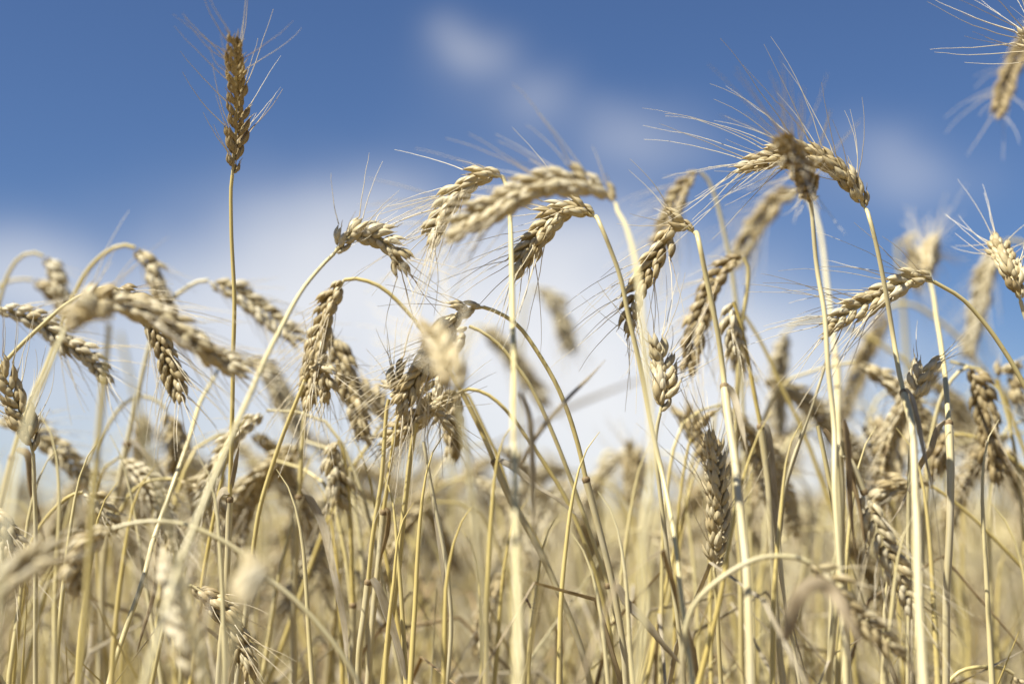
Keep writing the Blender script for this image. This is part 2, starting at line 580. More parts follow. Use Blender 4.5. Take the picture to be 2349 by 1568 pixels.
def stalk(label, stem, ear=None, d=1.0, fine=0, awn=60, node=None, leaves=(), w=3.2, tone=None, roll=None, spread=1.0, group='wheat stalks in the field', full=1.0, awnp=1.0, etone=None):
    """one wheat plant: traced where it grows, from the soil to the ear tip"""
    COUNT[0] += 1
    sd = COUNT[0] * 17 + 3
    r = np.random.default_rng(sd)
    P = parse(stem, d)
    lo, nx = P[0], P[1]
    dr = lo - nx
    k = min(lo[2] / max(-dr[2], 1e-3), 6.0 / max(np.linalg.norm(dr[:2]), 1e-3)) if dr[2] < 0 else 0
    sh = dr[:2] * k * .45
    m_ = np.linalg.norm(sh)
    if m_ > .22:
        sh = sh * .22 / m_
    foot = np.array([lo[0] + sh[0], lo[1] + sh[1], 0.0])
    mid = lo * .5 + foot * .5 + np.array([sh[0], sh[1], 0]) * .18
    A = parse(ear, d) if ear else None
    full_path = np.vstack([foot, mid, P] + ([A[:1]] if ear else []))
    root = bpy.data.objects.new('wheat_stalk', None)
    SC.collection.objects.link(root)
    root.location = foot
    root.empty_display_size = .05
    root['label'] = label
    root['category'] = 'wheat stalk'
    root['group'] = group
    tone = r.uniform(.1, .9) if tone is None else tone
    C, L = spline(full_path, 110)
    u = np.linspace(0, 1, 110)
    rad = w * .00060 * np.interp(u, [0, .6, .9, 1], [1.12, 1.05, .92, .76])
    wob = np.stack([np.interp(u, np.linspace(0, 1, 24), r.normal(0, .0010, 24)) for _ in range(3)], 1)
    C = C + wob * (u * (1 - u) * 4)[:, None]
    s = MB()
    s.add(*tube(C, rad, S=10, rnd=tone))
    s.build('stem', 'stem', root, foot)
    if node is not None:                                     # sheath that wraps the stem below its mouth
        ys = np.array([784 - FPX * (c - CAM).dot(UPV) / max((c - CAM).dot(FWD), .05) for c in C])
        idx = [i for i in range(len(C)) if ys[i] >= node]
        top = max(idx) if idx else 60
        seg = C[max(0, top - 45):top + 1]
        if len(seg) > 4:
            sg, _ = spline(seg[::3] if len(seg) > 12 else seg, 40)
            rr = np.interp(np.linspace(0, 1, 40), [0, .90, .97, 1], [1.38, 1.28, 1.42, 1.5]) * w * .0006
            b = MB()
            b.add(*tube(sg, rr, S=12, rnd=r.random()))
            b.build('leaf_sheath', 'sheath', root, foot)
            b = MB()
            tt = nrm(sg[-1] - sg[-2])
            cl, _ = spline([sg[-1] - tt * .0025, sg[-1], sg[-1] + tt * .0022], 6)
            b.add(*tube(cl, np.array([1.3, 1.58, 1.64, 1.66, 1.6, 1.05]) * w * .0006, S=12, rnd=.95))
            b.build('collar', 'leaf', root, foot)
    for lf in leaves:
        lp, lw, lt = lf[0], lf[1], lf[2]
        b = MB()
        b.add(*blade(parse(lp, lf[3] if len(lf) > 3 else d), lw * .0005, lt, curl=r.uniform(-1.5, 1.5)))
        b.build('leaf', 'leaf', root, foot)
    if ear:
        rl = r.uniform(-.9, .9) if roll is None else roll
        rach, sp, aw = make_ear(A, fine, awn * .001, rl, spread, full, seed=sd, awnp=awnp, etone=etone)
        if fine:
            e = rach.build('ear', 'stem', root, foot)
            for m in sp:
                m.build('spikelet', 'husk', e, foot)
            for a in sorted(aw, key=lambda a: -len(a.v))[:76]:
                a.build('awn', 'awn', e, foot)
        else:
            e = merged(sp).build('ear', 'husk', root, foot)
            if aw:
                merged(aw).build('awns', 'awn', e, foot)
    return root


# ------------------------------------------------------------------ the ground
g = MB()
G = 40
gx = np.sign(np.linspace(-1, 1, G)) * np.abs(np.linspace(-1, 1, G)) ** 4 * 3000
X, Y = np.meshgrid(gx, gx, indexing='ij')
V = np.stack([X, Y, np.zeros_like(X)], -1).reshape(-1, 3)
i, j = np.meshgrid(np.arange(G - 1), np.arange(G - 1), indexing='ij')
a = i * G + j
F = np.stack([a, a + G, a + G + 1, a + 1], -1).reshape(-1, 4)
g.add(V, F, np.zeros_like(V))
go = g.build('ground', 'ground')
go['kind'] = 'structure'
go['label'] = 'straw-covered soil of the wheat field'
# ------------------------------------------------------------------ the plants one can tell apart
stalk('tall upright wheat stalk with a brown ear standing alone against the blue sky',
      '500,1640 505,1568 522,1250 534,960 537,700 531,520 530,430', '533,402,1.0 542,290,.99 541,185,.965 536,97,.935', 1.0, 1, 66, 1128, w=2.7, tone=.15, roll=.75, etone=-.1, full=.8, spread=1.6,
      leaves=[('528,1128 512,1126 500,1145 497,1190', 7, .2), ('530,1120 541,1060 550,1005 545,962', 4, .7)], awnp=.7)
stalk('pale stalk leaning right whose plump ear bends over with short upright bristles',
      '380,1400,.74 440,1220,.77 500,1070,.80 560,940,.84 620,800,.88 690,670,.93 755,592,.97', '766,582,.97 795,548,.97 845,540,.98 893,560,.98 920,604,.98',   .97, 1, 52, w=2.8, tone=.75, spread=2.0, roll=.9)
stalk('golden stalk arching left, its long slim ear hanging straight down beside the pale leaning stalk',
      '1360,1590 1326,1466 1284,1353 1235,1262 1174,1147 1131,1051 1090,963 1035,858 980,770 930,710 868,655 805,638', '790,642 765,680 742,740 727,800 716,860 705,915', 1.06, 1, 60, 1052, w=3.1, tone=.2, roll=.5,
      leaves=[('1140,1052 1177,1071 1231,1115 1280,1145 1337,1194', 5, .3, 1.05)])
stalk('arching stalk with a loose spiky ear whose bristles sweep far down to the left',
      '1440,1590 1409,1353 1371,1202 1347,1112 1324,1007 1289,911 1245,826 1186,744 1128,710', '1108,704 1060,715 1030,752 990,812 950,872 918,930', 1.0, 1, 80, 1082, w=3.0, tone=.3, roll=-.4, spread=1.1)
stalk('blurred pale ear close by, leaning up left in front of the spiky drooping ear',
      '1115,1600 1108,1400 1095,1250 1080,1100 1062,985 1046,905', '1044,895,.74 1034,855,.755 1015,805,.775 985,755,.80', .75, 0, 55, etone=.4, full=.9, w=2.8, tone=.8, roll=.2)
stalk('straight thick whitish stalk whose ear folds left behind a blurred horizontal ear',
      '1191,1600,.70 1188,1300,.75 1184,1000,.81 1180,800,.87 1174,600,.93 1168,475,.97 1163,425,.985', '1152,404 1112,402 1062,432 1018,488 992,542', .985, 1, 74, w=3.2, tone=.6, roll=.6, spread=1.2,
      leaves=[('1192,900,.85 1213,950,.85 1222,1100,.85 1225,1300,.85 1221,1568,.85', 4.5, .3), ('1190,1072,.86 1228,1004,.86 1300,916,.88 1353,864,.90 1390,824,.91', 3.2, .66)])
stalk('blurred stalk close to the lens with its long ear lying horizontally above two sharper ears',
      '1462,1590,.68 1477,1315,.70 1494,1000,.73 1482,800,.75 1465,650,.77 1436,520,.83 1416,482,.855', '1412,466 1385,443 1330,424 1262,420 1192,446 1122,482 1050,522', .86, 0, 62, w=2.6, tone=.7, roll=.55, full=1.1,
      leaves=[('1478,868,.70 1410,892,.70 1294,940,.70 1177,998,.70 1060,1050,.70', 2.4, .2)])
stalk('sharp cream ear drooping left just beneath the blurred horizontal ear',
      '1590,1600,.84 1578,1500,.86 1549,1258,.91 1505,1030,.96 1466,830 1440,720 1424,640 1400,570 1374,507', '1366,498,1 1322,478,1 1272,500,1 1222,558,1 1184,612,1', 1.0, 1, 78, w=2.9, tone=.6, roll=.5)
stalk('blurred ear hooking left atop a tall pale stem, above two sharper drooping ears',
      '1725,1600 1715,1300 1705,1000 1698,780 1675,600 1660,530 1640,450 1616,400', '1606,394 1582,410 1556,450 1532,505 1512,560', 1.24, 0, 60, w=3.4, tone=.7, roll=.2)
stalk('drooping ear with a dark underside hung on a long smooth pale stem',
      '1722,1600,.84 1700,1200,.89 1673,964,.94 1663,870,.96 1640,730 1619,625 1603,548', '1594,534,1.02 1556,514,1.02 1525,560,1.02 1486,620,1.02 1456,680,1.02 1438,742,1.02', 1.0, 1, 70, 884, w=3.3, tone=.6, roll=.3,
      leaves=[('1670,884,.95 1682,905,.95 1698,965,.94 1714,1040,.93', 5, .6)])
stalk('brown shaded ear drooping beside a slightly crooked stem with its neck bent sharply',
      '1708,1600 1700,1400 1690,1150 1686,964 1691,861 1701,746 1712,682 1717,628 1714,602', '1706,590 1680,600 1642,642 1612,710 1592,775 1584,832', 1.12, 0, 62, w=3.6, tone=.5, roll=.3, full=1.08, etone=.1)
stalk('blurred ear curving left behind the dark upright ear, on a broad pale stem',
      '1945,1600,1.05 1936,1400,1.08 1927,1147,1.12 1922,918,1.2 1911,757,1.27 1898,657,1.32 1878,520,1.36 1853,455,1.38', '1842,444 1800,450 1756,490 1716,550 1692,590', 1.38, 0, 62, 818, w=4.0, tone=.75, roll=.2, full=1.15)
stalk('dark shaded upright ear with a blurred tip, in front of an arched cream ear',
      '1938,1600,.86 1917,1147,.90 1910,958,.93 1898,818,.94 1890,717,.95 1875,617,.96 1865,516,.96 1860,462,.96', '1858,455,.955 1850,415,.92 1828,368,.88 1796,328,.85', .95, 1, 72, w=3.0, tone=.75, roll=.4, spread=1.5, etone=0)
stalk('sharp cream ear arching left from its long stem behind the dark upright ear',
      '2122,1600,.78 2112,1400,.82 2100,1200,.87 2090,1000,.92 2070,885,.96 2050,780,.98 2030,660 2010,560 1992,492', '1986,480 1958,430 1922,390 1880,366 1822,356 1764,366 1712,378', 1.0, 1, 92, 886, w=3.0, tone=.65, roll=.5, spread=1.35,
      leaves=[('2078,890,.95 2090,905,.95 2120,1038,.93 2140,1126,.93 2160,1296,.93 2171,1370,.93', 3.6, .3)])
stalk('dark blurred ear dipping in from the upper right corner of the view',
      '2560,1568 2560,900 2540,300 2500,60 2440,10', '2410,25,1.36 2365,80,1.35 2330,140,1.33 2305,200,1.30 2288,258,1.27', 1.38, 0, 60, w=3.2, tone=.5, roll=.3, etone=-.1, awnp=.2)
stalk('ear in the upper right corner with long sharp bristles fanning left over a blurred ear',
      '2600,1568 2590,900 2570,400 2520,200 2470,160', '2460,150 2425,130 2390,105 2362,82', 1.0, 1, 95, w=3.0, roll=.3, spread=1.4, awnp=1.25)
stalk('sharp striped ear pointing left on a stem that arches down to the right',
      '2520,1568 2470,1200 2410,1000 2349,885 2300,800 2260,742 2205,683 2152,652', '2142,646 2100,642 2050,664 2000,690 1950,716 1908,748', 1.0, 1, 78, w=3.1, tone=.45, roll=.35, spread=1.1)
stalk('straight stem with a folded dry leaf below a blurred round ear seen end on',
      '2168,1600,.98 2176,1400,.98 2180,1150,.98 2174,960,1.0 2164,857,1.05 2152,757,1.1 2138,665,1.2 2130,632,1.25', '2128,625,1.26 2131,598,1.29 2136,572,1.34 2141,556,1.38', 1.0, 0, 66, 964, w=3.3, tone=.6, roll=.4, spread=1.7, full=1.15,
      leaves=[('2168,965,.99 2150,985,.99 2135,1030,.99 2113,1062,1 2083,1133,1.02 2041,1202,1.03', 4.5, .62)])
stalk('blurred upright stem with a brown ear behind its top, left of the round ear',
      '2120,1600 2110,1300 2095,1100 2084,878 2076,757 2066,640 2058,565', '2060,552 2076,552 2090,575 2094,612 2096,650', 1.55, 0, 55, w=4.4, tone=.4, full=1.15)
stalk('pale grey ear rising at the right edge with spread scales, its stem leaving the frame',
      '2480,1568 2440,1100 2400,880 2366,770 2344,702', '2341,690,1.0 2331,650,1.0 2310,600,1.02 2290,560,1.045', 1.0, 1, 60, w=3.1, tone=.85, roll=.5, spread=1.5, etone=.35)
stalk('long blurred ear hanging down behind the pale grey ear at the right edge',
      '2560,1400 2480,900 2420,650 2370,570 2325,550', '2308,552 2285,580 2262,630 2248,690 2235,750 2224,805', 1.42, 0, 60, w=3.6, tone=.4, full=1.15)
stalk('shaggy dark brown ear hanging from a short crook with its stem slanting down left',
      '2095,1600 2110,1380 2125,1150 2131,1040 2143,971 2160,910 2180,874 2205,848', '2220,842 2240,866 2257,930 2270,1005 2280,1080', 1.13, 0, 55, w=3.0, tone=.6, roll=1.2, full=1.15, etone=0)
stalk('blurred ear hanging straight down from a long golden arch behind the right stems',
      '2500,1350 2440,1180 2349,1079 2241,978 2160,898 2051,810 1947,753 1880,733 1822,742', '1806,756 1793,810 1787,870 1784,930 1786,985', 1.42, 0, 55, w=3.8, tone=.2, full=1.1)
stalk('blurred brown ear slanting down left below the sharp striped ear',
      '2500,1300 2430,1080 2349,960 2248,838 2200,777 2140,725 2088,697 2050,700', '2036,708 2008,765 1980,825 1955,890 1935,952', 1.45, 0, 55, w=3.8, tone=.3, full=1.1)
stalk('short grey upright ear facing the lens between the long centre stems, bristles curling right',
      '1570,1600 1550,1400 1530,1250 1512,1110 1503,1015 1512,955', '1514,948,.985 1522,900,.99 1522,850,1.005 1510,798,1.005', .985, 1, 58, w=2.9, tone=.8, roll=.3, spread=1.8)
stalk('upright full ear low among the stems with plump grains bulging to the right',
      '1655,1620 1648,1450 1640,1320', '1638,1308 1645,1240 1648,1164 1644,1090 1634,1010', 1.03, 1, 66, w=3.0, tone=.5, roll=.6, spread=1.2)
stalk('grey mottled ear hanging down right from a sheath between two thick pale stems',
      '1945,1620 1932,1300 1931,1100 1934,1010 1944,1040 1964,1085', '1982,1128 2004,1190 2030,1252 2062,1315 2094,1388', .93, 0, 60, 970, w=2.6, tone=.7, roll=.2,
      leaves=[('1935,962 1944,1010 1952,1080 1975,1180 1990,1290', 4.5, .8, .93)])
stalk('low arched stem with a thin curved ear and a bent tan leaf folded over it',
      '1560,1620 1575,1450 1595,1383 1640,1335 1692,1300 1740,1279 1800,1275 1846,1284', '1858,1290 1902,1320 1955,1395 2010,1445 2055,1495', .86, 0, 40, w=3.0, tone=.8, full=.85,
      leaves=[('1800,1470,.78 1815,1420,.78 1830,1375,.78 1852,1346,.78 1882,1338,.78 1905,1352,.78 1940,1405,.77 1985,1500,.76', 9, .72)])
stalk('ear hooking over to the right at the top left on a tightly curved stem',
      '-90,1200 -60,950 -20,760 0,688 20,626 50,587 85,580', '100,588 122,615 138,655 148,700', 1.26, 0, 45, w=3.2, tone=.25, full=1.1, roll=1.1)
stalk('small blurred ear tucked behind the hooked ear at the far left',
      '-120,1100 -80,800 -30,680 20,645 62,640', '75,642 100,655 128,680 150,715', 1.32, 0, 45, w=3.0, tone=.3)
stalk('golden stem sweeping from the lower left into a wide arch with shaggy drooping ear',
      '-30,1290 0,1167 33,1034 66,934 100,860 154,715 205,615 258,570 296,562', '310,568 340,602 362,655 384,705', 1.2, 0, 50, 1034, w=3.6, tone=.15, roll=1.1, full=1.15,
      leaves=[('40,1030 62,1040 75,1130 88,1190 104,1245', 7, .92, 1.1)])
stalk('slim ear hanging below a gently arched stem, crossed by the blurred horizontal ear',
      '-150,1250 -110,1050 -60,920 0,843 91,751 165,689 234,660', '256,657 292,672 332,712 366,775 392,845 412,905', 1.05, 1, 62, w=2.8, tone=.55, roll=.3)
stalk('thick blurred ear close to the lens lying across the left side like a bridge',
      '-20,1500,.60 10,1200,.62 40,1060,.66 75,930,.72 110,840,.78 142,768,.82', '150,752,.86 195,706,.87 255,692,.87 325,708,.87 390,742,.87 445,785,.87 495,818,.88 540,838,.88', .87, 0, 58, w=2.6, tone=.85, roll=.5, full=1.15)
stalk('broad blurred straw stem close to the lens rising behind the bridge-like ear',
      '176,1640 200,1353 215,1145 228,975 240,850 250,750', '250,742 236,722 214,716 186,728', .78, 0, 0, w=3.2, tone=.3)
stalk('bare broken stem slanting up left to the middle of the bridge-like ear',
      '400,1240 372,1150 335,1010 300,870 274,762', None, .68, w=2.2, tone=.7)
stalk('ear reaching in from the left edge and sagging right under the arched stems',
      '-260,1200 -220,950 -150,800 -80,725 -30,704', '-10,704 45,720 95,740 146,782 196,812 240,862', 1.09, 1, 60, w=3.0, tone=.4, roll=.4)
stalk('cream ear at the far left leaning out of the frame on a straight pale stem',
      '82,1640 83,1400 82,1250 78,1120 77,1060', '76,1040 62,985 38,925 10,865 -14,838', .98, 1, 52, w=2.9, tone=.8, roll=.5, spread=1.3)
stalk('dark blurred ear sloping right behind the cream ear at the far left',
      '-200,1400 -150,1100 -80,980 -30,955', '-10,958 50,972 100,1005 150,1050 205,1102', 1.22, 0, 45, w=3.0, tone=.4, full=1.15)
stalk('white jointed stem with bent dry leaf, arching to an ear behind the tall stalk',
      '228,1620 242,1250 268,1130 293,1010 320,890 351,765 373,711 420,665 465,642', '478,643 532,665 590,702 640,742 678,774', 1.2, 0, 45, 1008, w=3.6, tone=.9, full=1.1,
      leaves=[('297,1008 330,1035 372,1090 415,1150 470,1215', 5, .3, 1.15)])
stalk('pale slanting stem whose dark ear droops behind the pale leaning stalk',
      '235,1620,.98 287,1447,1 333,1315,1.02 363,1215,1.05 431,1013,1.1 465,920,1.15 508,838,1.25 545,815,1.35', '562,815 605,845 640,895 668,945 690,1000', 1.38, 0, 45, w=2.9, tone=.65, full=1.2,
      leaves=[('363,1232 354,1353 325,1455 310,1512', 3.5, .75, 1.03)])
stalk('thin curved stem with a dark ear hanging behind it, left of the tall upright stalk',
      '60,1420 87,1364 133,1262 179,1116 238,993 287,925 329,909 368,925', '382,940 400,985 406,1035 402,1090', 1.22, 0, 45, w=3.0, tone=.5, full=1.2)
stalk('short yellow arch with a small ear, low at the left beside the cream ear stem',
      '55,1350 69,1259 92,1206 143,1149 174,1131', '190,1128 214,1140 234,1162 250,1195', 1.08, 0, 40, w=2.7, tone=.1, full=.9)
stalk('low arch with a small pale ear between the slanting stems on the left',
      '90,1420 128,1304 200,1235 272,1179 300,1130 340,1103 395,1098', '412,1099 452,1110 482,1135 502,1170', 1.13, 0, 40, w=3.0, tone=.3, full=.95)
stalk('dark bristly ear low at the left edge in the shade of other ears',
      '-160,1500 -120,1250 -70,1160 -35,1145', '-20,1150 2,1195 22,1250 34,1310', 1.03, 1, 50, w=3.0, tone=.5, roll=.8, full=1.1)
stalk('very blurred ear standing at the bottom, left of a round blurred ear',
      '475,1700,.74 462,1640,.75 452,1590,.76', '450,1575,.76 436,1490,.77 410,1390,.79 388,1285,.815', .76, 0, 40, w=3.2, tone=.8, roll=.4)
stalk('round very blurred ear seen end on at the bottom left, close to the lens',
      '500,1640 520,1530 545,1420', '550,1402,.64 562,1362,.65 572,1330,.675 578,1300,.70', .64, 0, 0, w=3.2, tone=.9)
stalk('greyish very blurred ear leaning across the bottom left corner, close to the lens',
      '-160,1700 -120,1540 -60,1420', '-40,1400 5,1352 55,1305 105,1268', .74, 0, 30, w=3.0, tone=.5)
stalk('low whitish stem curving left over the bottom stems into a blurred pale ear',
      '830,1600 800,1523 687,1387 611,1323 540,1258 489,1229 414,1201 324,1197 275,1207', '258,1212 220,1238 188,1280 168,1335', .87, 0, 40, w=2.8, tone=.8, full=1.0)
stalk('sharp small ear low at the bottom left with curved dark bristles pointing down',
      '340,1620 372,1450 395,1370 420,1342', '440,1343 482,1372 520,1415 548,1468 568,1530', 1.0, 1, 48, w=2.7, tone=.4, roll=.7)
stalk('ear pointing down left from a dark kinked neck below the spiky drooping ear',
      '1415,1620 1400,1450 1370,1320 1300,1147 1253,1069 1200,990 1160,938 1118,904 1078,892', '1052,898 1012,925 965,955 925,982 890,1004', 1.06, 1, 46, w=2.8, tone=.25, roll=.5)
stalk('smooth yellow stem running beside the golden arching stalk, its ear hidden behind a pale one',
      '1375,1620 1300,1400 1235,1240 1177,1147 1142,1048 1110,981 1086,930 1068,898', '1058,896 1046,930 1040,975 1040,1030', 1.12, 0, 45, w=2.8, tone=.1)
stalk('stem arching under the spiky ear, crossing behind the straight whitish stalk',
      '1450,1620 1420,1450 1386,1315 1330,1147 1294,1054 1253,960 1207,870 1174,826 1148,793 1095,755', '1076,748 1038,790 1006,858 985,922', 1.04, 0, 55, 1338, w=2.8, tone=.5,
      leaves=[('1416,1340 1439,1383 1477,1421 1522,1478 1578,1538', 6, .1, .95)])
stalk('jointed stem with a long mottled grey leaf hanging from its sheath, ear drooping dark above',
      '662,1620 668,1568 674,1391 679,1240 688,1119 698,975 712,880 732,800 752,765', '762,762 790,848 812,915 832,990', 1.13, 0, 45, 1120, w=3.6, tone=.35, full=1.15,
      leaves=[('694,1119,1.05 715,1150,1.05 740,1202,1.05 766,1316,1.04 789,1429,1.04 800,1568,1.03', 6.5, .2), ('745,1210,1.06 757,1260,1.06 768,1330,1.06 772,1400,1.06', 5, .3)])
stalk('smooth golden stem with a dark joint, leaning right towards the slim hanging ear',
      '540,1600 565,1420 580,1275 600,1150 640,1020 690,895', '700,870 722,830 745,850 752,905', 1.04, 0, 40, 1278, w=3.0, tone=.25, full=.85)
stalk('yellow stem rising from a ragged sheath with a dark ear hanging behind its top',
      '800,1640 810,1480 812,1376 804,1202 795,1080 786,1030', '776,1010 768,1040 772,1090 780,1140', 1.1, 0, 45, 1382, w=3.1, tone=.15, full=1.15)
stalk('stem with a split grey leaf falling right from its collar, centre left of the frame',
      '815,1640 822,1568 845,1330 860,1200 876,1088 884,975 888,930', '892,915 906,880 925,862 940,885', 1.02, 0, 45, 1326, w=3.0, tone=.3,
      leaves=[('853,1325 866,1345 884,1391 914,1486 936,1580', 6.5, .15, 1.0)])
stalk('thick straight golden stem in the middle of a tight clump, ear hidden behind bristles',
      '872,1640 880,1568 903,1391 918,1262 944,1032 952,985', '956,970 975,940 1000,940 1018,970', 1.03, 0, 40, w=3.9, tone=.3)
stalk('slender yellow stem with a curled leaf stub, right behind the split grey leaf',
      '838,1640 850,1480 868,1296 882,1160 903,1010 912,960', '915,950 925,915 920,890 905,880', 1.05, 0, 40, 1166, w=3.0, tone=.12,
      leaves=[('884,1164 891,1172 889,1215 868,1300', 4, .8, 1.04)])
stalk('greyish withered stem wavering upward right of the tight clump of golden stems',
      '1020,1640 1024,1568 1036,1429 1018,1259 993,1137 972,1013', None, 1.02, w=2.8, tone=.95,
      leaves=[('1036,1420 1016,1290 993,1137 970,1010', 5, .1, 1.02)])
stalk('yellow stem slanting right across the clump, out of focus behind it',
      '590,1640 615,1568 683,1380 740,1221 800,1085 846,1020 870,980', '880,968 868,935 850,905 832,890', 1.18, 0, 40, w=3.2, tone=.2)
stalk('blurred dark ear hanging alone in the bright gap of the centre sky',
      '1190,1500 1195,1100 1196,850 1205,700 1222,660', '1232,655 1262,682 1288,735 1306,795', 1.62, 0, 45, w=3.4, tone=.5, full=1.25)
stalk('long blurred ear drooping right behind the straight whitish stalk',
      '1020,1500 1035,1150 1050,900 1068,790 1090,748', '1104,745 1150,790 1200,852 1243,915', 1.6, 0, 45, w=3.4, tone=.4, full=1.25)
stalk('dark blurred ear folded over to the right on a stub, low in the gap',
      '1370,1500 1375,1250 1376,1100 1380,1055 1392,1036', '1404,1034 1432,1046 1456,1072 1474,1106', 1.45, 0, 20, w=4.6, tone=.6, full=1.2)
stalk('thin yellow stem standing among the thick blurred stems of the centre right',
      '1542,1640 1545,1568 1550,1315 1560,1150 1580,1020', '1585,1005 1596,980 1612,990 1618,1030', 1.12, 0, 40, w=2.4, tone=.1)
stalk('golden stem slanting up right between the blurred centre stems',
      '1455,1640 1470,1568 1537,1353 1570,1180 1590,1050', '1594,1035 1592,1000 1580,965 1565,950', 1.2, 0, 40, w=2.8, tone=.2)
stalk('bright yellow stem with spotted leaf folded back at its collar, beside the crooked stem',
      '1806,1620 1800,1568 1784,1410 1773,1277 1762,1107 1750,1032 1742,966 1732,912 1714,815 1698,740 1688,706', '1682,692 1676,720 1680,760 1686,800', 1.08, 0, 45, 966, w=3.2, tone=.05,
      leaves=[('1746,966 1757,974 1765,1010 1772,1080 1778,1150 1790,1330 1830,1480 1860,1590', 6, .3, 1.06)])
stalk('golden stem arching left from the lower right, its ear lost behind the brown shaded ear',
      '1972,1640 1965,1568 1950,1380 1932,1240 1898,1140 1860,1032 1822,943 1796,889 1740,774 1714,733', '1702,712 1694,745 1692,790 1698,830', 1.2, 0, 45, w=3.2, tone=.15)
stalk('short cut stem end standing left of the dark sheath among the right stems',
      '1950,1640 1945,1568 1930,1350 1913,1164 1888,1032 1876,976', None, 1.0, w=3.4, tone=.6, leaves=[('1890,983 1902,1000 1913,1020 1925,1060', 4, .9)])
stalk('limp thin dead stalk leaning right, grey and ribbed, beside the bright yellow stem',
      '1840,1620 1815,1480 1796,1330 1788,1200 1800,1120 1827,1032 1847,976 1873,900 1897,825', None, 1.04, w=2.2, tone=.95,
      leaves=[('1789,1230 1800,1120 1827,1032 1847,976 1873,900 1898,820', 4.5, .35)])
stalk('yellow arch entering from the right edge with a small ear hanging beside the folded leaf',
      '2520,1350 2430,1160 2349,1075 2260,1010 2205,996', '2186,996 2162,1015 2148,1045 2140,1080', 1.16, 0, 40, w=3.2, tone=.15)
stalk('thick yellow stem cutting down to the right edge below the shaggy ear',
      '2440,1250 2400,1150 2349,1031 2310,930 2290,880', '2288,868 2300,850 2322,860 2335,900', 1.2, 0, 45, w=3.6, tone=.05)
stalk('thin yellow stem slanting across the lower right with a leaf-like ear at its left',
      '2480,1460 2349,1307 2227,1182 2150,1122', '2135,1114 2096,1106 2050,1118 2012,1150', 1.12, 0, 40, w=2.7, tone=.08)
stalk('sharp bright stem at the lower right beneath the grey mottled ear',
      '2082,1640 2083,1400 2084,1200 2088,1040 2096,930', '2100,915 2106,880 2118,850 2135,840', 1.02, 0, 40, w=2.9, tone=.7)
stalk('blurred stem rising left of the grey mottled ear, with a dark peeling edge',
      '1900,1640 1905,1500 1925,1300 1925,1150 1918,1020', None, .92, w=3.6, tone=.7, leaves=[('1938,975 1946,1040 1950,1150 1965,1290', 5, .8)])
stalk('blurred upright golden stub close to the lens at the very bottom left',
      '300,1720 300,1640 296,1500', None, .52, w=4.2, tone=.02)
stalk('pale bent stalk lying low across the bottom right corner',
      '2140,1650 2160,1590 2200,1540 2260,1528 2310,1535', '2325,1545 2345,1575 2360,1610', 1.05, 0, 40, w=2.8, tone=.4, full=.8, leaves=[('2120,1600 2220,1555 2349,1490', 6, .4)])
# ------------------------------------------------------------------ the softer plants behind, each its own
def proto_plant(k):
    r = np.random.default_rng(500 + k)
    lean = r.uniform(.02, .10)
    H = 1.0
    bend = r.uniform(.04, .085)
    droop = r.uniform(.45, 1.0)
    if k % 8 == 0:
        P = [(0, 0, 0), (.02, 0, .35), (.04, .01, .7), (.05, .01, .92)]
        A = [(.052, .01, .925), (.057, .012, .96), (.064, .012, 1.0)]
    else:
        P = [(0, 0, 0), (lean * .3, 0, .35), (lean * .8, .01, .70), (lean, .01, .92), (lean + bend * .35, .01, .985), (lean + bend, .012, 1.0)]
        e = np.array(P[-1])
        q = e + np.array([.030, .004, -.012 - .02 * droop])
        A = [tuple(e + np.array([.004, 0, -.001])), tuple(q), tuple(q + np.array([.022, .003, -.022 - .026 * droop])), tuple(q + np.array([.022 + .020 * (1.2 - droop), .003, -.060 - .020 * droop]))]
    s, e = MB(), None
    C, L = spline(P, 40)
    s.add(*tube(C, .0019 * np.interp(np.linspace(0, 1, 40), [0, .7, 1], [1.1, 1, .72]), S=7, rnd=r.uniform(.05, .8)))
    st = s.build('stem', 'stem')
    rach, sp, aw = make_ear(np.array(A), 0, .055, r.uniform(-1, 1), 1.1, 1.12, seed=900 + k, lod=0, awnp=.8)
    ear = merged(sp).build('ear', 'husk')
    awn = merged(aw).build('awns', 'awn')
    lf = MB()
    h0 = r.uniform(.5, .75)
    a0 = r.uniform(0, 6.28)
    ca, sa = math.cos(a0), math.sin(a0)
    c0 = C[int(h0 * 36)]
    lf.add(*blade([c0, c0 + [ca * .03, sa * .03, .02], c0 + [ca * .07, sa * .07, -.05], c0 + [ca * .08, sa * .08, -.17]], .0024, r.uniform(.1, .9), S=6))
    leaf = lf.build('leaf', 'leaf')
    return st, ear, awn, leaf, P[-1][0] / 1.0


